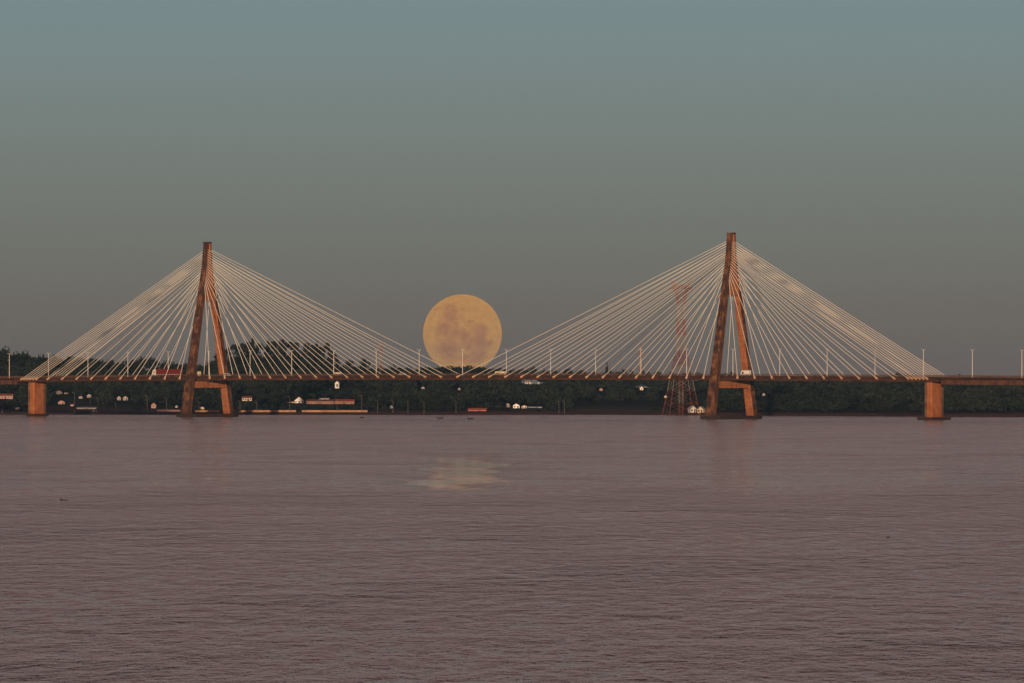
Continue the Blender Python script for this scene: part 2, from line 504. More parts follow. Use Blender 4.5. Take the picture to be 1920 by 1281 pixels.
for pu, cu, cv in ((-282, 2.9, 6.3), (282, 4.1, 8.2), (-348, 2.9, 6.3), (348, 3.5, 7)):
    zt = road(pu) - (2.0 if abs(pu) < 300 else 3.15)
    p = MB().box(pu - 2.0, pu + 2.0, -4.4, 4.4, 1.3, zt, 0, .5).build('pier', [M_pier], B)
    e = MB()
    e.box(pu + 1.9, pu + 2.14, 2.6, 4.3, 1.3, zt - .25)
    e.build('pilaster', M_pierdull, p)
    MB().box(pu - 1.9, pu - .7, -4.52, -4.3, 1.3, zt - .25).build('pilaster', M_pierdull, p)
    MB().prism([(pu - cu, -cv + 1), (pu - cu + 1, -cv), (pu + cu - 1, -cv), (pu + cu, -cv + 1), (pu + cu, cv - 1), (pu + cu - 1, cv), (pu - cu + 1, cv), (pu - cu, cv - 1)], -1.5, 1.3).build('pile_cap', M_cap, p)

# stay cables: sixteen to a fan, two planes, fans towards the main span and towards the piers
BACK = [273.6, 275.7, 277.8, 279.9, 282.0, 284.1]
cables = []
for s in (-1, 1):
    tu = 165.0 * s
    for v in (-1, 1):
        for k in range(16):
            zt = 66.0 + k * 1.12
            um = s * (155.5 - 9.99 * k)
            us_ = s * (175.5 + 10.02 * k) if k < 10 else s * BACK[k - 10]
            for u in (um, us_):
                zz = zt - (.4 if u == us_ else 0)
                d = 1 if u > tu else -1
                cables.append(((tu + d * (leg_b(zz) / 2 - .2), v * leg_c(zz), zz), (u, v * 8.72, road(u) - .35), v))
cables.sort(key=lambda c: -(Vector(c[0]) - Vector(c[1])).length - (20 if c[2] < 0 else 0))
for a_, b_, v in cables[:100]:
    MB().bar(a_, b_, .12, 6).build('stay_cable', M_cable, B)
mb = MB()
for a_, b_, v in cables[100:]: mb.bar(a_, b_, .12, 6)
tag(mb.build('stay_cable', M_cable, B), kind='stuff')
far = MB()
for a_, b_, v in cables:
    d = (Vector(a_) - Vector(b_)).normalized()
    p, q = Vector(b_) - d * .9, Vector(b_) + d * .75
    if v < 0: MB().bar(p, q, .55, 6, r2=.40).build('anchor_block', M_anchor, deck)
    else: far.bar(p, q, .55, 6, r2=.40)
tag(far.build('anchor_block', M_anchor, deck), kind='stuff')

def on_deck(o, u, v, rz=0.0, dz=0.0):
    o.matrix_world = Matrix.Translation((X0 + u * CA + v * SA, MID - u * SA + v * CA, road(u) + dz)) @ Matrix.Rotation(R(-40) + rz, 4, 'Z')
    return o

# ------------------------------------------------------------------ lamps along the bridge
def lamp_proto(h, name, arms=2, r=.13, metal=None, lens=None):
    metal = metal or M_galv; lens = lens or M_lens
    e = empty(name, (0, 0, 0))
    MB().bar((0, 0, 0), (0, 0, h), r, 6, r2=r * .7).build('pole', metal, e)
    MB().box(-.2, .2, -.2, .2, 0, .55).build('base', metal, e)
    for s in ((-1, 1) if arms == 2 else (1,)):
        MB().bar((0, 0, h - .1), (0, s * .8, h + .2), .07, 5).build('arm', metal, e)
        MB().box(-.16, .16, s * .9 - .35, s * .9 + .35, h + .13, h + .3).build('lamp_head', lens, e)
    return e
lp = lamp_proto(12.4, 'street_lamp', 2, .17, M_pale, M_pale)
L_TXT = {}
def lamp_label(k):
    if k == 0: return 'slim pale lamp post on the bridge standing in front of the moon'
    if k in (-11, 12): return 'outermost lamp post on the bridge deck at the %s end of the picture' % ('left' if k < 0 else 'right')
    if k == 6: return 'lamp post between the two legs of the right pylon'
    if k == -6: return 'lamp post between the two legs of the left pylon'
    if k == 10: return 'tall pale lamp post beside the right end of the cable fan'
    if k == 11: return 'lone lamp post on the approach span right of the cables'
    if k == -10: return 'lamp post rising through the leftmost bundle of cables'
    if k < -6: return '%s lamp post on the deck left of the left pylon' % ORD[-6 - k - 1]
    if k < 0: return '%s lamp post on the deck right of the left pylon' % ORD[k + 5]
    if k < 6: return '%s lamp post on the deck right of the moon' % ORD[k - 1]
    return '%s lamp post on the deck right of the right pylon' % ORD[k - 7]
first = True
for k in range(-12, 14):
    if k in (-12, 13): continue
    u = 1.0 + 27.5 * k
    o = lp if first else copy_tree(lp)
    first = False
    on_deck(o, u, 0, 0, 0)
    tag(o, lamp_label(k), 'street lamp', 'street lamps along the bridge deck')

# ------------------------------------------------------------------ traffic
def wheels(e, xs, hw, r=.5):
    for x in xs:
        for s in (-1, 1):
            w = MB().bar((x, s * hw - s * .15, r), (x, s * hw + s * .12, r), r, 10).build('wheel', M_tyre, e)
            MB().bar((x, s * hw + s * .1, r), (x, s * hw + s * .14, r), r * .5, 8).build('rim', M_galv, w)
def truck():
    e = empty('semi_truck', (0, 0, 0))            # drives towards -x
    c = MB()
    c.loft([[(-9.3, -1.2, .7), (-7.1, -1.2, .7), (-7.1, 1.2, .7), (-9.3, 1.2, .7)], [(-9.35, -1.2, 1.9), (-7.1, -1.2, 1.9), (-7.1, 1.2, 1.9), (-9.35, 1.2, 1.9)],
            [(-9.0, -1.2, 3.1), (-7.1, -1.2, 3.1), (-7.1, 1.2, 3.1), (-9.0, 1.2, 3.1)], [(-8.2, -1.1, 3.75), (-7.1, -1.1, 3.85), (-7.1, 1.1, 3.85), (-8.2, 1.1, 3.75)]])
    c.build('cab', M_white, e)
    MB().box(-9.24, -9.18, -1.0, 1.0, 2.0, 2.85).build('windscreen', M_glass, e)
    g = MB()
    for s in (-1, 1): g.box(-8.8, -8.0, s * 1.215 - .01, s * 1.215 + .01, 2.05, 2.85)
    g.build('side_window', M_glass, e)
    MB().box(-9.0, 9.3, -.5, .5, .75, 1.05).build('chassis', M_tyre, e)
    MB().box(-6.7, 9.5, -1.25, 1.25, 1.15, 3.95, 0, .12).build('trailer', M_red, e)
    b = MB()
    for s in (-1, 1): b.box(-6.5, 9.3, s * 1.27 - .02, s * 1.27 + .02, 1.15, 1.3)
    b.build('side_rail', M_galv, e)
    wheels(e, (-8.5, -5.6, -4.4, 5.8, 7.0, 8.2), 1.1)
    return e
def car(body, name='car', L=4.4, H=1.5, van=False):
    e = empty(name, (0, 0, 0))
    h = L / 2
    MB().box(-h, h, -.85, .85, .35, .85, 0, .18).build('body', body, e)
    if van:
        pr = [(-h + .25, .85), (-h + .95, H - .05), (-h + 1.3, H), (h - .15, H), (h - .05, .85)]
    else:
        pr = [(-h + .9, .85), (-h + 1.6, H - .03), (h - 1.5, H), (h - .35, .87)]
    MB().loft([[(x, -.8, z) for x, z in pr], [(x, .8, z) for x, z in pr]]).build('cabin', body, e)
    g = MB()
    x1 = -h + 2.1 if van else h - 1.3
    for s in (-1, 1): g.box(-h + (1.2 if van else 1.5), x1, s * .81 - .01, s * .81 + .01, 1.0 if van else .95, H - (.5 if van else .2))
    g.build('side_window', M_glass, e)
    wheels(e, (-h + .8, h - .8), .75, .33)
    return e
def put_car(o, px, v, label, cat):
    on_deck(o, bridge_u(px, v), v)
    tag(o, label, cat, None if cat == 'truck' else 'cars and vans crossing the bridge')
put_car(truck(), 314, -3.9, 'articulated lorry with white cab and long red trailer left of the left pylon', 'truck')
put_car(car(M_cream, 'delivery_van', 5.2, 2.6, True), 368, -5.2, 'tan van passing just right of the near leg of the left pylon', 'van')
put_car(car(M_white), 426, -5.2, 'small white car just right of the left pylon', 'car')
put_car(car(M_cream, 'car', 4.6, 1.75, True), 632, -6.4, 'cream car above the bright white hillside house', 'car')
put_car(car(M_white), 754, -5.2, 'white car at the foot of the cables left of the moon', 'car')
put_car(car(M_cream, 'pickup_truck', 6.5, 2.1, True), 938, -5.4, 'sunlit cream pickup just right of the moon', 'pickup')
put_car(car(M_white, 'delivery_van', 5.4, 2.7, True), 1398, -3.0, 'brightly lit white van in front of the far leg of the right pylon', 'van')

# ------------------------------------------------------------------ buildings on the far bank
def house(px, pyb, wpx, hpx, label, wall=M_cream, roof=M_tile, kind='gable_front', rz=0.0, cat='house', name='house', windows=2, depth=None, group=None, rooffrac=.4):
    p = land(px, pyb)
    s = p.y / F_PX
    w, h = wpx * s, hpx * s
    d = depth or max(4.5, w * .7)
    e = empty(name, (p.x, p.y + .01, p.z - .1), rz)
    CLEAR.append((px - wpx / 2 - 1, px + wpx / 2 + 1, pyb - hpx - 1, pyb, p.y))
    hw = w / 2
    wh = h * (1 - rooffrac)
    if kind == 'gable_front':
        ring = [(-hw, 0), (hw, 0), (hw, wh), (0, h), (-hw, wh)]
        MB().loft([[(x, 0, z) for x, z in ring], [(x, d, z) for x, z in ring]]).build('wall', wall, e)
        o = .25
        rf = MB()
        for sgn in (-1, 1):
            a, b2 = (sgn * (hw + o), wh - o * (h - wh) / hw + .03), (0, h + .03)
            rf.loft([[(a[0], y, a[1]), (b2[0], y, b2[1]), (b2[0], y, b2[1] + .15), (a[0], y, a[1] + .15)] for y in (-o, d + o)])
        rf.build('roof', roof, e)
    else:
        MB().box(-hw, hw, 0, d, 0, wh).build('wall', wall, e)
        ring = [(-.4, wh), (d + .4, wh), (d / 2, h)]
        MB().loft([[(x, y, z + .02) for y, z in ring] for x in (-hw - .3, hw + .3)]).build('roof', roof, e)
    n = windows
    for i in range(n):
        x = -hw + w * (i + .5) / n
        if i == n // 2 and n > 1:
            MB().box(x - .4, x + .4, -.05, .02, .05, min(1.9, wh * .85)).build('door', M_darkroof, e)
        else:
            f = MB().box(x - .5, x + .5, -.06, .02, wh * .35, wh * .82).build('window', M_galv, e)
            MB().box(x - .42, x + .42, -.075, -.03, wh * .35 + .07, wh * .82 - .07).build('pane', M_glass, f)
    return tag(e, label, cat, group)

house(10, 748, 28, 10, 'long dusty pink building at the left edge behind the wooded bank', M_pink, M_tile, 'ridge', windows=5, cat='building', name='building')
house(32, 768, 7, 4, 'tiny white hut on the waterfront left of the left pier', M_white, M_palroof, 'ridge', windows=1, cat='hut', name='hut')
house(112, 739, 9, 6, 'pale roofed house highest on the slope right of the left pier', M_grey, M_palroof, 'ridge', rz=.5, windows=2, rooffrac=.7)
house(124, 739, 7, 4, 'dim grey house beside the pale roofed house', M_grey, M_darkroof, 'ridge', windows=2)
house(115, 758, 12, 7, 'pinkish house with tiled roof near the water right of the left pier', M_pink, M_tile, 'gable_front')
house(135, 762, 6, 5, 'small pink house half hidden behind a lamp post', M_pink, M_tile, 'ridge', windows=1)
house(151, 748, 7, 5, 'dim grey house between two lamp posts above the low white shed', M_grey, M_palroof, 'gable_front', windows=1)
house(167, 746, 8, 7, 'grey white house with steep gable above the low white shed', M_offwhite, M_darkroof, 'gable_front', windows=2)
house(162, 767, 36, 4, 'low long white shed with flat pale roof on the waterfront', M_grey, M_palroof, 'ridge', windows=5, cat='shed', name='shed', rooffrac=.6)
house(177, 773, 9, 4, 'small sandy kiosk at the water edge', M_cream, M_palroof, 'ridge', windows=2, cat='kiosk', name='kiosk')
house(223, 751, 7, 8, 'left house of a pair of white gabled houses', M_offwhite, M_tile, 'gable_front', windows=1)
house(235, 751, 9, 8, 'right house of a pair of white gabled houses', M_offwhite, M_tile, 'gable_front', windows=2)
house(288, 766, 9, 11, 'narrow pink tower house by the water left of the left pylon', M_pink, M_tile, 'gable_front', windows=1)
house(331, 765, 5, 5, 'tiny white house just left of the left pylon', M_offwhite, M_darkroof, 'gable_front', windows=1)
house(379, 768, 7, 5, 'small bright house seen between the legs of the left pylon', M_cream, M_palroof, 'gable_front', windows=1)
house(463, 752, 18, 9, 'cream house with dark tiled roof right of the left pylon', M_cream, M_tile, 'ridge', windows=4)
house(561, 756, 18, 12, 'bright sunlit cream house with tall front gable', M_white, M_tile, 'gable_front', windows=3, rooffrac=.6)
house(545, 756, 16, 4, 'low wing with sandy wall left of the gabled cream house', M_cream, M_tile, 'ridge', windows=3, name='outbuilding', cat='outbuilding')
house(600, 758, 52, 9, 'long row building of brick and pink plaster right of the gabled house', M_brick, M_tile, 'ridge', windows=13, cat='row building', name='row_building')
house(645, 758, 38, 9, 'red brick row building at the right end of the waterfront terrace', M_brick, M_redroof, 'ridge', windows=9, cat='row building', name='row_building')
house(608, 750, 18, 4, 'flat white house behind the brick row', M_white, M_palroof, 'ridge', windows=4)
house(632, 729, 8, 14, 'tall bright white house under the bridge deck high on the slope', M_white, M_tile, 'gable_front', windows=1, rooffrac=.25)
house(734, 766, 5, 6, 'tiny whitewashed hut in the dark trees between bank lamp posts', M_grey, M_darkroof, 'gable_front', windows=1, cat='hut', name='hut')
house(793, 730, 6, 5, 'lone white house in dark woods below the left side of the moon', M_offwhite, M_darkroof, 'gable_front', windows=1)
house(861, 732, 5, 5, 'dim grey house in dark woods straight below the moon', M_grey, M_darkroof, 'gable_front', windows=1)
house(895, 771, 34, 6, 'long low shed with bright red roof at the water edge', M_redroof, M_redroof, 'ridge', windows=4, cat='shed', name='shed', rooffrac=.6)
house(952, 764, 7, 8, 'grey narrow house left of the pale waterfront cottages', M_grey, M_tile, 'gable_front', windows=1)
house(968, 766, 12, 9, 'pale cottage with gable on the waterfront right of the red shed', M_white, M_tile, 'gable_front', windows=2)
house(983, 766, 10, 6, 'small cream cottage joined to the pale gabled cottage', M_cream, M_tile, 'gable_front', windows=2)
house(1003, 765, 26, 3, 'low grey shelter right of the pale cottages', M_grey, M_palroof, 'ridge', windows=4, cat='shelter', name='shelter')
house(991, 720, 13, 6, 'cream house just under the deck right of the moon', M_cream, M_palroof, 'ridge', windows=3)
house(1010, 718, 4, 5, 'tiny white hut just under the deck right of the moon', M_white, M_darkroof, 'gable_front', windows=1, cat='hut', name='hut')
house(1127, 733, 6, 5, 'dim mauve house in dark woods left of the lattice tower', M_pink, M_darkroof, 'gable_front', windows=1)
house(1203, 732, 6, 7, 'bright white gabled house left of the lattice tower', M_white, M_darkroof, 'gable_front', windows=1)
house(1248, 746, 5, 5, 'tiny cream hut at the left leg of the lattice tower', M_cream, M_darkroof, 'gable_front', windows=1, cat='hut', name='hut')
house(1300, 774, 11, 13, 'left white gabled boathouse beside the foot of the right pylon', M_white, M_palroof, 'gable_front', rz=.3, windows=2, name='boathouse', cat='boathouse')
house(1313, 777, 11, 12, 'right pale boathouse beside the foot of the right pylon', M_cream, M_palroof, 'gable_front', rz=-.3, windows=2, name='boathouse', cat='boathouse')
house(1432, 742, 5, 5, 'lone white house in dark woods right of the right pylon', M_offwhite, M_darkroof, 'gable_front', windows=1)
house(131, 679, 6, 9, 'white house on the wooded ridge behind the leftmost cables', M_white, M_palroof, 'gable_front', windows=1)
house(207, 680, 4, 7, 'small pale house on the ridge left of the left pylon', M_grey, M_palroof, 'gable_front', windows=1)
house(687, 697, 5, 5, 'small grey house on the ridge between left pylon and moon', M_grey, M_palroof, 'gable_front', windows=1)

# ------------------------------------------------------------------ waterfront walls
def wall(px0, px1, label, m, h, back=8.0):
    n = max(2, int((px1 - px0) / 12))
    mb = MB()
    rows = []
    for i in range(n + 1):
        px = px0 + (px1 - px0) * i / n
        y = shore((px - 960) / F_PX * 3650) + back
        x = (px - 960) / F_PX * y
        z = ground(x, y)
        rows.append([(x, y, z - .3), (x, y - .05, z + h), (x, y + .5, z + h), (x, y + .5, z - .3)])
        if i: CLEAR.append((px - (px1 - px0) / n, px, 766, 790, y))
    mb.loft(rows)
    return tag(mb.build('retaining_wall', m), label, 'wall')
wall(452, 555, 'long sunlit sandy wall on the bank right of the left pylon', M_wall, 1.05)
wall(566, 689, 'long sunlit sandy wall on the bank below the brick row', M_wall, 1.05)
wall(294, 338, 'short pink wall on the bank left of the left pylon', M_pink, 1.2)
wall(366, 412, 'short sandy wall seen between the legs of the left pylon', M_wall, .9)

# grassy bank left of the power tower
gb, gfc = [], []
for i in range(15):
    for j in range(9):
        x = 36 + i * 4.0; y = shore(x) + 7 + j * 9.0
        gb.append((x, y, ground(x, y) + .2))
for i in range(14):
    for j in range(8): gfc.append((i * 9 + j, i * 9 + 9 + j, i * 9 + 10 + j, i * 9 + 1 + j))
M_grass = mat('bank_grass', (.13, .115, .05), .95, 0, .2, (.06, .06, .028), spec=.05)
tag(MB().add(gb, gfc).build('grass_bank', M_grass), 'olive grass bank by the water left of the lattice tower', 'grass', kind='stuff')

# ------------------------------------------------------------------ lamp posts on the far bank
bank_lamp = lamp_proto(9.0, 'street_lamp', 1, .09, M_dullpost, M_dullpost)
bl_first = True
BL = [(4, 752, 'pale lamp post on the bank at the very left edge'), (140, 736, 'tall lamp post on the bank before the pinkish houses'),
      (169, 744, 'lamp post on the bank in front of the steep gabled grey house'), (184, 746, 'lamp post at the right end of the low white shed'),
      (195, 755, 'short lamp post on the bank right of the low white shed'), (217, 754, 'dim lamp post below the pair of white gabled houses'),
      (276, 742, 'tall dim lamp post left of the narrow pink tower house'), (312, 746, 'dim lamp post above the short pink wall'),
      (373, 752, 'lamp post seen between the legs of the left pylon'), (450, 751, 'lamp post beside the foot of the left pylon'),
      (467, 748, 'lamp post in front of the cream house right of the left pylon'), (481, 752, 'lamp post just right of the cream tiled house'),
      (543, 743, 'tall bright lamp post left of the gabled cream house'), (632, 747, 'tall lamp post in front of the brick row'),
      (678, 741, 'tall lamp post right of the brick row'), (708, 751, 'first lamp post right of the long sandy walls'),
      (737, 751, 'lamp post beside the tiny whitewashed hut'), (765, 752, 'lamp post midway between hut and moon reflection'),
      (795, 753, 'faint lamp post on the bank below the left rim of the moon'), (855, 752, 'lamp post left of the red roofed shed'),
      (1048, 752, 'left of two faint lamp posts right of the grey shelter'), (1058, 751, 'right of two faint lamp posts right of the grey shelter')]
for px, pyt, lab in BL:
    y = shore((px - 960) / F_PX * 3650) + 5.5
    x = (px - 960) / F_PX * y
    z = ground(x, y)
    o = bank_lamp if bl_first else copy_tree(bank_lamp)
    bl_first = False
    o.location = (x, y, z - .05)
    h = at(px, pyt, y).z - z
    o.scale = (1, 1, h / 9.3)
    o.rotation_euler = (0, 0, R(90))
    tag(o, lab, 'lamp post', 'lamp posts along the far bank')

# ------------------------------------------------------------------ lattice towers
def lattice(e, name, prof, bars, r, rd, mats, parent=None):
    """square lattice between (z, half width) levels, paint changing from bay to bay"""
    mb = MB()
    for i in range(len(prof) - 1):
        (z0, a), (z1, b2) = prof[i], prof[i + 1]
        m = i // bars % 2
        c0 = [(-a, -a, z0), (a, -a, z0), (a, a, z0), (-a, a, z0)]
        c1 = [(-b2, -b2, z1), (b2, -b2, z1), (b2, b2, z1), (-b2, b2, z1)]
        for k in range(4):
            j = (k + 1) % 4
            q = .62 + .38 * min(1, 2 * z0 / prof[-1][0])
            mb.bar(c0[k], c1[k], r * q, 4, m)
            mb.bar(c0[k], c1[j], rd * q, 4, m); mb.bar(c0[j], c1[k], rd * q, 4, m)
            mb.bar(c1[k], c1[j], rd * q, 4, m)
    return mb.build(name, mats, e)
def big_tower():
    px = 1277
    y = 3590.0
    x = (px - 960) / F_PX * y
    z0 = ground(x, y)
    e = empty('transmission_tower', (x, y, z0), R(12))
    H = at(px, 540, y).z - z0
    zs = np.concatenate([np.linspace(0, .3, 4), np.linspace(.38, 1, 11)]) * H
    hw = lambda t: float(np.interp(t, [0, .28, .55, .88, 1], [8.2, 5.0, 2.1, 1.5, 3.4]))
    lattice(e, 'body', [(z, hw(z / H)) for z in zs], 2, .19, .10, [M_pylred, M_pylwhite])
    lattice(e, 'inner_column', [(z, 1.0) for z in np.linspace(0, .55 * H, 12)], 2, .1, .045, [M_pylred, M_pylwhite])
    ca = MB()
    for s in (-1, 1):
        for yy in (-1.2, 1.2):
            ca.bar((0, yy, H), (s * 6.2, 0, H - .5), .22, 4); ca.bar((0, yy, H + 1.6), (s * 6.2, 0, H - .5), .18, 4)
            for k in range(4):
                t0, t1 = k / 4, (k + 1) / 4
                ca.bar((s * 6.2 * t0, yy * (1 - t0), H + 1.6 - 2.1 * t0), (s * 6.2 * t1, yy * (1 - t1), H - .5 * t1), .09, 4)
    ca.build('crossarm', M_pylred, e)
    for s in (-1, 1):
        hn = MB()
        for yy in (-.7, .7): hn.bar((s * 3.4, yy * 2, H), (s * 5.2, 0, H + 4.0), .2, 4)
        hn.bar((s * 1.4, 0, H + .5), (s * 5.2, 0, H + 4.0), .12, 4)
        hn.build('peak', M_pylred, e)
        for yy in (-1, 1):
            MB().box(s * 8.2 - .7, s * 8.2 + .7, yy * 8.2 - .7, yy * 8.2 + .7, -1.6, .25).build('footing', M_anchor, e)
    tag(e, 'tall red and white lattice power tower standing behind the cables left of the right pylon', 'transmission tower')
    CLEAR.append((1240, 1312, 735, 790, y))
big_tower()
def small_mast(px, pyt, pyb, label, hwpx, mats):
    p = at(px, pyb, RID - 60)
    z0 = ground(p.x, p.y) - .3
    H = at(px, pyt, p.y).z - z0
    e = empty('radio_mast', (p.x, p.y, z0))
    w = hwpx * p.y / F_PX
    lattice(e, 'mast', [(z, w * (1 - .25 * z / H)) for z in np.linspace(0, H * .92, 12)], 2, .16, .1, mats)
    MB().bar((0, 0, H * .9), (0, 0, H), .12, 5).build('spire', mats[0], e)
    d = MB()
    for k, zf in enumerate((.86, .72)):
        d.bar((0, -w * .8, H * zf), (0, -w * .8 - .5, H * zf), .35, 10, r2=.4)
    d.build('dish', M_pylwhite, e)
    tag(e, label, 'radio mast', 'red and white radio masts on the ridge')
small_mast(1201, 643, 706, 'red and white radio mast beside a lamp post left of the lattice power tower', 2.4, [M_pylred, M_pylwhite])
small_mast(714, 636, 696, 'red and white radio mast on the ridge between left pylon and moon', 2.6, [M_pylred, M_pylwhite])

# ------------------------------------------------------------------ trees
def leaf_cloud(n, size, shape, seed):
    r = np.random.default_rng(seed)
    P = shape(r, n)
    nv = r.normal(size=(n, 3)); nv /= np.linalg.norm(nv, axis=1)[:, None]
    t = np.cross(nv, r.normal(size=(n, 3))); t /= np.linalg.norm(t, axis=1)[:, None]
    b = np.cross(nv, t)
    s = size * r.uniform(.55, 1.3, (n, 1))
    q = np.stack([P + t * s, P + b * s * .75, P - t * s, P - b * s * .75], 1)
    return q.reshape(-1, 3)
def round_shape(r, n):
    k = 13
    c = r.normal(size=(k, 3)); c /= np.linalg.norm(c, axis=1)[:, None]
    c = c * r.uniform(.35, .8, (k, 1)) * np.array([.5, .5, .3]) + np.array([0, 0, .62])
    rad = r.uniform(.12, .22, k)
    i = r.integers(0, k, n)
    d = r.normal(size=(n, 3)); d /= np.linalg.norm(d, axis=1)[:, None]
    P = c[i] + d * rad[i][:, None] * r.uniform(.6, 1, (n, 1)) * np.array([1.1, 1.1, .8])
    P[:, 2] = np.clip(P[:, 2], .16, 1)
    return P
def gum_shape(r, n):          # tall, open, with separate leaf clumps on long limbs
    k = 19
    z = np.linspace(.22, .97, k) + r.uniform(-.03, .03, k)
    a = r.uniform(0, 6.28, k)
    reach = r.uniform(.06, .36, k) * np.interp(z, [.22, .5, 1], [.9, 1, .3])
    c = np.stack([np.cos(a) * reach, np.sin(a) * reach, z], 1)
    rad = r.uniform(.06, .13, k)
    i = r.integers(0, k, n)
    d = r.normal(size=(n, 3)); d /= np.linalg.norm(d, axis=1)[:, None]
    return c[i] + d * rad[i][:, None] * r.uniform(.4, 1.1, (n, 1)) * np.array([1.3, 1.3, .6])
def cone_shape(r, n):
    z = r.uniform(.12, 1, n) ** .85
    tier = .5 + .5 * np.abs(np.sin(z * 22))
    rr = (1 - z) * .34 * tier + .02
    a = r.uniform(0, 6.28, n)
    return np.stack([np.cos(a) * rr * r.uniform(.5, 1, n), np.sin(a) * rr * r.uniform(.5, 1, n), z], 1)
SHAPES = {'round': round_shape, 'gum': gum_shape, 'cone': cone_shape}
PROTO = {}
def tree_proto(kind, var):
    """unit tree: 1 m tall, foot at the origin; returns crown and trunk meshes"""
    key = (kind, var)
    if key in PROTO: return PROTO[key]
    n = {'round': 520, 'gum': 900, 'cone': 700}[kind]
    v = leaf_cloud(n, {'round': .045, 'gum': .036, 'cone': .034}[kind], SHAPES[kind], hash(kind) % 7 * 0 + var * 13 + len(kind))
    cr_ = mesh_np('crown', v, np.arange(n * 4).reshape(-1, 4), M_leaf)
    rr = random.Random(var * 31 + len(kind))
    mb = MB()
    p = Vector((0, 0, -.04)); hgt = .9 if kind != 'round' else .6
    pts = [p] + [Vector((rr.uniform(-.02, .02), rr.uniform(-.02, .02), hgt * k / 4)) for k in range(1, 5)]
    for k in range(4): mb.bar(pts[k], pts[k + 1], .026 * (1 - k * .2), 6, r2=.026 * (1 - (k + 1) * .2))
    for k in range(7):
        z = rr.uniform(.3, .8) * hgt / .9
        a = rr.uniform(0, 6.28); L = rr.uniform(.15, .32) * (.6 if kind == 'cone' else 1)
        mb.bar((0, 0, z), (math.cos(a) * L, math.sin(a) * L, z + .14), .011, 5, r2=.004)
    tk = mb.build('trunk', M_bark)
    me_c, me_t = cr_.data, tk.data
    bpy.data.objects.remove(cr_); bpy.data.objects.remove(tk)
    PROTO[key] = (me_c, me_t)
    return PROTO[key]
def tree(px, pyt, wpx, kind, var, y=None, base=None):
    y = y or RID - 30
    x = (px - 960) / F_PX * y
    z0 = ground(x, y)
    H = at(px, pyt, y).z - z0
    W = wpx * y / F_PX
    e = empty({'round': 'broadleaf_tree', 'gum': 'tall_gum_tree', 'cone': 'conifer_tree'}[kind], (x, y, z0), random.uniform(0, 6.28))
    for nm, me in zip(('crown', 'trunk'), tree_proto(kind, var)):
        o = bpy.data.objects.new(nm, me); COL.objects.link(o); o.parent = e
        base_w = {'round': .95, 'gum': .62, 'cone': .6}[kind]
        o.scale = (W / base_w, W / base_w, H)
    return e
CL = [
 ('in the wooded rise at the left edge', 'trees of the wooded rise at the left edge',
  [(-14, 648, 34, 'round'), (8, 643, 34, 'round'), (33, 654, 30, 'round'), (50, 652, 30, 'round'), (72, 658, 30, 'round'), (92, 660, 26, 'round'), (112, 662, 26, 'round'), (130, 664, 26, 'round')]),
 ('on the ridge behind the left cable fan', 'trees on the ridge behind the left cable fan',
  [(152, 668, 26, 'round'), (172, 671, 26, 'round'), (192, 672, 24, 'round'), (212, 676, 24, 'round'), (230, 674, 24, 'round'), (250, 671, 24, 'round'), (270, 666, 26, 'round'), (288, 667, 24, 'round'), (308, 673, 22, 'round'), (326, 676, 22, 'round'), (344, 678, 20, 'round')]),
 ('seen between the legs of the left pylon', 'trees seen between the legs of the left pylon',
  [(378, 678, 18, 'round'), (394, 671, 18, 'round'), (408, 664, 18, 'gum')]),
 ('in the tall dark clump right of the left pylon', 'trees of the tall clump right of the left pylon',
  [(425, 655, 22, 'gum'), (438, 646, 24, 'gum'), (452, 644, 24, 'gum'), (463, 641, 24, 'gum'), (474, 634, 24, 'cone'), (488, 644, 26, 'gum'), (503, 638, 24, 'cone'), (517, 640, 26, 'gum'), (532, 637, 26, 'gum'), (545, 641, 26, 'gum'), (558, 643, 26, 'gum'), (571, 643, 26, 'gum'), (583, 647, 24, 'gum'), (594, 642, 20, 'cone'), (604, 650, 22, 'gum'), (615, 643, 18, 'gum'), (626, 664, 20, 'gum'),
   (432, 668, 30, 'round'), (456, 664, 34, 'round'), (482, 660, 34, 'round'), (510, 659, 34, 'round'), (538, 657, 34, 'round'), (566, 660, 34, 'round'), (590, 661, 32, 'round'), (612, 666, 30, 'round')]),
 ('on the ridge between tall clump and moon', 'trees on the ridge between tall clump and moon',
  [(640, 675, 22, 'round'), (656, 676, 20, 'gum'), (672, 678, 20, 'round'), (684, 673, 20, 'gum'), (700, 681, 22, 'round'), (724, 681, 24, 'round'), (744, 679, 22, 'round'), (764, 682, 22, 'round'), (782, 684, 22, 'round')]),
 ('on the ridge in front of the moon', 'trees on the ridge in front of the moon',
  [(803, 686, 34, 'round'), (822, 685, 36, 'round'), (842, 684, 36, 'round'), (862, 685, 36, 'round'), (884, 683, 36, 'round'), (904, 686, 32, 'round'), (920, 689, 28, 'round')]),
 ('on the low ridge right of the moon', 'trees on the low ridge right of the moon',
  [(940, 688, 20, 'round'), (962, 688, 20, 'round'), (982, 686, 20, 'round'), (996, 682, 20, 'round'), (1018, 688, 20, 'round'), (1042, 688, 20, 'round'), (1064, 685, 22, 'round'), (1088, 688, 22, 'round'), (1112, 692, 20, 'round')]),
 ('on the low ridge by the lattice tower', 'trees on the low ridge around the lattice tower',
  [(1138, 680, 12, 'cone'), (1160, 693, 20, 'round'), (1182, 690, 16, 'round'), (1218, 694, 22, 'round'), (1236, 692, 24, 'round'), (1258, 694, 22, 'round'), (1288, 693, 24, 'round'), (1312, 695, 22, 'round')]),
 ('just above the deck near the right pier', 'trees just above the deck near the right pier',
  [(1672, 697, 16, 'round'), (1686, 693, 22, 'round'), (1700, 697, 16, 'round')]),
]
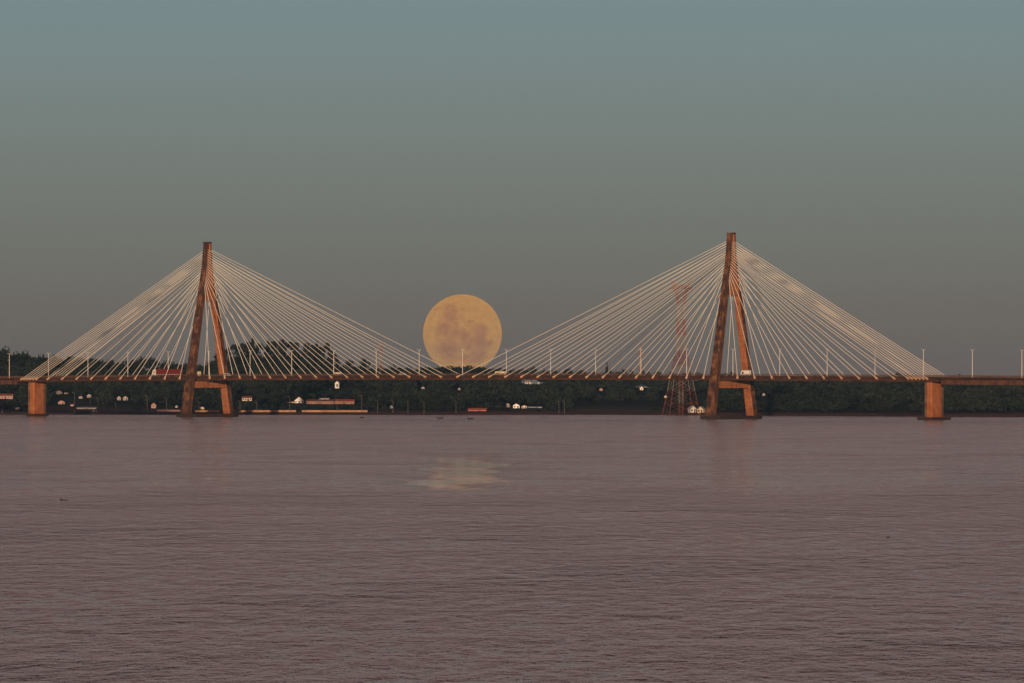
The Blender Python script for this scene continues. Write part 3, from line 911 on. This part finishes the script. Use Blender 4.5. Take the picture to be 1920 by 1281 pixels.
for where, grp, items in CL:
    cnt = {}
    for i, (px, pyt, w, kind) in enumerate(items):
        y = RID - 30 - (i * 37 % 50)
        t = tree(px, pyt, w * 1.25, kind, (i * 5 + len(where)) % 5, y)
        nm = {'round': 'rounded tree', 'gum': 'open crowned tree', 'cone': 'pointed tree'}[kind]
        cnt[kind] = cnt.get(kind, 0) + 1
        tag(t, '%s %s from left %s' % (ORD[cnt[kind] - 1], nm, where), 'tree', grp)
# bushes by the water
for px, w, h, lab in ((560, 14, 9, 'dark green bush at the gap between the two sandy walls'), (523, 10, 12, 'dark tree left of the tall bright bank lamp'),
                      (940, 22, 12, 'dark bush between the red shed and pale cottages'), (255, 16, 11, 'dark tree right of the white gabled pair'),
                      (1226, 16, 10, 'low bush at the right end of the grassy bank'), (820, 26, 13, 'dark broad tree on the bank below the moon')):
    y = shore((px - 960) / F_PX * 3650) + (7 if px == 560 else 16)
    x = (px - 960) / F_PX * y
    pb = HOR + (CAM_H - ground(x, y)) / y * F_PX
    tag(tree(px, pb - h, w * 1.2, 'round', px % 5, y), lab, 'bush' if 'bush' in lab else 'tree')

# the rest of the wooded slope, which reads as one mass
def forest():
    tmpl = [leaf_cloud(95, .10, round_shape, 100 + k) for k in range(8)]
    allv = []
    y = 3440.0
    CLEAR.append((1085, 1250, 757, 772, 9999))
    CLEAR.append((88, 300, 764, 790, 9999))
    while y < RID + 60:
        half = 1250 / F_PX * y
        x = -half
        while x < half:
            xx, yy = x + rng.uniform(-5, 5), y + rng.uniform(-6, 6)
            x += 8.5
            d = yy - shore(xx)
            if d < 14: continue
            z = ground(xx, yy)
            H = (rng.uniform(4, 9) + 5 * rng.random() ** 4) * (1.0 if d > 60 else .65)
            W = H * rng.uniform(.8, 1.3)
            px = 960 + xx / yy * F_PX; k = F_PX / yy
            pt, pb = HOR - (z + H - CAM_H) * k, HOR - (z - CAM_H) * k
            hw = W * .5 * k
            bad = False
            for a0, a1, b0, b1, dist in CLEAR:
                if yy < dist + 3 and px + hw > a0 and px - hw < a1 and pt < b1 and pb > b0: bad = True; break
            if bad:       # only low scrub grows where the view of a building is open
                hmax = H
                for a0, a1, b0, b1, dist in CLEAR:
                    if yy < dist + 3 and px + hw > a0 and px - hw < a1:
                        hmax = min(hmax, (HOR - b1) / k + CAM_H - z)
                if hmax < .7: continue
                H = hmax; W = min(W, max(2.0, H * 2.2))
            t = tmpl[int(rng.integers(8))]
            a = rng.uniform(0, 6.28); c, s = math.cos(a), math.sin(a)
            v = np.empty_like(t)
            v[:, 0] = (t[:, 0] * c - t[:, 1] * s) * W + xx
            v[:, 1] = (t[:, 0] * s + t[:, 1] * c) * W + yy
            v[:, 2] = (t[:, 2] - .12) * H + z
            allv.append(v)
        y += 10.5
    V = np.concatenate(allv)
    o = mesh_np('woodland', V, np.arange(len(V)).reshape(-1, 4), M_forest)
    tag(o, 'dark wooded slope of the far bank reading as one mass', 'woodland', kind='stuff')
forest()

# ------------------------------------------------------------------ small boats and birds on the river
def boat(px, py, L, label, man=False):
    y = CAM_H * F_PX / (py - HOR)
    e = empty('rowing_boat', ((px - 960) / F_PX * y, y, 0), R(8))
    rings = []
    for t in np.linspace(-1, 1, 9):
        w = .62 * (1 - abs(t) ** 2.4) + .03
        sh = .16 * t * t
        rings.append([(t * L / 2, -w, .42 + sh), (t * L / 2, -w * .6, -.15), (t * L / 2, w * .6, -.15), (t * L / 2, w, .42 + sh), (t * L / 2, w * .85, .40 + sh), (t * L / 2, w * .4, .05), (t * L / 2, -w * .4, .05), (t * L / 2, -w * .85, .40 + sh)])
    MB().loft(rings).build('hull', M_dkwood, e)
    for x in (-.2, .22):
        MB().box(x * L - .15, x * L + .15, -.5, .5, .30, .36).build('seat', M_dkwood, e)
    MB().bar((-.15 * L, -.1, .45), (.3 * L, .1, .55), .05, 5).build('oar', M_dkwood, e)
    tag(e, label, 'boat', 'small dark boats near the far bank')
boat(825, 785, 3.0, 'dark low rowing boat on the water left of the moon centre line')
boat(882, 786, 2.8, 'dark low rowing boat on the water below the red roofed shed')
boat(679, 784, 2.2, 'faint dark rowing boat off the right end of the sandy wall')

def bird(px, py, label, neck=True, s=1.0):
    y = CAM_H * F_PX / (py - HOR)
    e = empty('water_bird', ((px - 960) / F_PX * y, y, 0))
    me = bpy.data.meshes.new('body')
    pts = [(-.30, 0, .10, .03, .02), (-.17, 0, .10, .09, .07), (0, 0, .09, .12, .10), (.14, 0, .11, .09, .08)]
    if neck: pts += [(.19, 0, .2, .05, .05), (.18, 0, .32, .032, .032), (.2, 0, .42, .035, .035), (.26, 0, .43, .03, .026), (.36, 0, .42, .008, .008)]
    else: pts += [(.2, 0, .17, .05, .05), (.26, 0, .19, .035, .03), (.34, 0, .17, .008, .008)]
    me.from_pydata([p[:3] for p in pts], [(i, i + 1) for i in range(len(pts) - 1)], [])
    o = bpy.data.objects.new('body', me); COL.objects.link(o); o.parent = e
    sk = o.modifiers.new('skin', 'SKIN')
    for i, p in enumerate(pts): me.skin_vertices[0].data[i].radius = (p[3], p[4])
    me.skin_vertices[0].data[2].use_root = True
    o.modifiers.new('sub', 'SUBSURF').levels = 1
    me.materials.append(M_bird)
    w = MB()
    for sy in (-1, 1):
        w.loft([[(x, sy * .115, .09 + dz), (x, sy * .13, .11 + dz), (x, sy * .105, .14 + dz)] for x, dz in ((-.28, .0), (-.1, .02), (.1, .01))])
    w.build('wing', M_bird, e)
    e.scale = (s, s, s)
    e.rotation_euler = (0, 0, R(200))
    tag(e, label, 'bird', 'dark birds floating on the river')
bird(116, 939, 'dark water bird with raised neck, left of the floating pair at the left', True, 1.0)
bird(123.5, 939, 'dark hunched water bird, right of the floating pair at the left', False, .8)
bird(1665, 1009, 'single dark bird floating alone on the right side of the river', False, .65)

# ------------------------------------------------------------------ the moon
def moon():
    D = 30000.0
    c = at(867, 626, D)
    r = 74 / F_PX * D
    m = bpy.data.materials.new('moon_surface'); m.use_nodes = True
    n = m.node_tree.nodes; l = m.node_tree.links
    n.clear()
    out = n.new('ShaderNodeOutputMaterial'); em = n.new('ShaderNodeEmission')
    tc = n.new('ShaderNodeTexCoord')
    ns = n.new('ShaderNodeTexNoise'); ns.inputs['Scale'].default_value = 3.6; ns.inputs['Detail'].default_value = 9; ns.inputs['Roughness'].default_value = .65
    l.new(tc.outputs['Object'], ns.inputs['Vector'])
    warp = n.new('ShaderNodeVectorMath'); warp.operation = 'MULTIPLY_ADD'
    sub = n.new('ShaderNodeVectorMath'); sub.operation = 'SUBTRACT'; sub.inputs[1].default_value = (.5, .5, .5)
    l.new(ns.outputs['Color'], sub.inputs[0])
    l.new(sub.outputs[0], warp.inputs[0]); warp.inputs[1].default_value = (.42, .42, .42); l.new(tc.outputs['Object'], warp.inputs[2])
    seas = [(-.30, .44, .24), (-.36, .66, .14), (-.44, .14, .24), (-.68, .62, .07), (-.14, .03, .19), (.06, -.08, .17), (.46, .03, .21), (.46, -.24, .25),
            (.68, -.24, .12), (-.36, -.42, .33), (.40, -.56, .25), (.17, -.28, .2), (-.02, .64, .06), (.2, .3, .05), (.05, -.62, .12)]
    acc = None
    for x, z, rad in seas:
        y = -math.sqrt(max(.01, 1 - x * x - z * z))
        d = n.new('ShaderNodeVectorMath'); d.operation = 'DISTANCE'; d.inputs[1].default_value = (x, y, z)
        l.new(warp.outputs[0], d.inputs[0])
        mr = n.new('ShaderNodeMapRange'); mr.interpolation_type = 'SMOOTHSTEP'
        mr.inputs['From Min'].default_value = rad * 1.6; mr.inputs['From Max'].default_value = rad * .15
        l.new(d.outputs['Value'], mr.inputs['Value'])
        if acc is None: acc = mr.outputs[0]
        else:
            mx = n.new('ShaderNodeMath'); mx.operation = 'MAXIMUM'; l.new(acc, mx.inputs[0]); l.new(mr.outputs[0], mx.inputs[1]); acc = mx.outputs[0]
    mix = n.new('ShaderNodeMix'); mix.data_type = 'RGBA'
    mix.inputs[6].default_value = (.50, .25, .086, 1); mix.inputs[7].default_value = (.385, .17, .082, 1)
    l.new(acc, mix.inputs[0])
    n2 = n.new('ShaderNodeTexNoise'); n2.inputs['Scale'].default_value = 7; n2.inputs['Detail'].default_value = 8
    l.new(tc.outputs['Object'], n2.inputs['Vector'])
    mr2 = n.new('ShaderNodeMapRange'); mr2.inputs['From Min'].default_value = .3; mr2.inputs['From Max'].default_value = .7
    mr2.inputs['To Min'].default_value = .88; mr2.inputs['To Max'].default_value = 1.1
    l.new(n2.outputs['Fac'], mr2.inputs['Value'])
    mul = n.new('ShaderNodeVectorMath'); mul.operation = 'SCALE'
    l.new(mix.outputs[2], mul.inputs[0]); l.new(mr2.outputs[0], mul.inputs['Scale'])
    l.new(mul.outputs[0], em.inputs['Color']); em.inputs['Strength'].default_value = 1.0
    l.new(em.outputs[0], out.inputs['Surface'])
    bm = bmesh.new(); bmesh.ops.create_uvsphere(bm, u_segments=96, v_segments=48, radius=1.0)
    me = bpy.data.meshes.new('moon'); bm.to_mesh(me); bm.free()
    me.polygons.foreach_set('use_smooth', [True] * len(me.polygons)); me.materials.append(m)
    o = bpy.data.objects.new('moon', me); COL.objects.link(o)
    o.location = c; o.scale = (r, r, r)
    tag(o, 'huge orange full moon rising behind the ridge between the two pylons', 'moon')
moon()

# ------------------------------------------------------------------ evening haze over the river
hz = MB().box(-14020, 14020, -420, 16200, -8, 96)
m = bpy.data.materials.new('haze'); m.use_nodes = True
n = m.node_tree.nodes; n.clear()
ho = n.new('ShaderNodeOutputMaterial'); pv = n.new('ShaderNodeVolumePrincipled')
pv.inputs['Color'].default_value = (.32, .64, 1, 1)
pv.inputs['Density'].default_value = 2.4e-5
m.node_tree.links.new(pv.outputs[0], ho.inputs['Volume'])
tag(hz.build('haze', m), 'thin evening haze over the river', 'haze', kind='stuff')
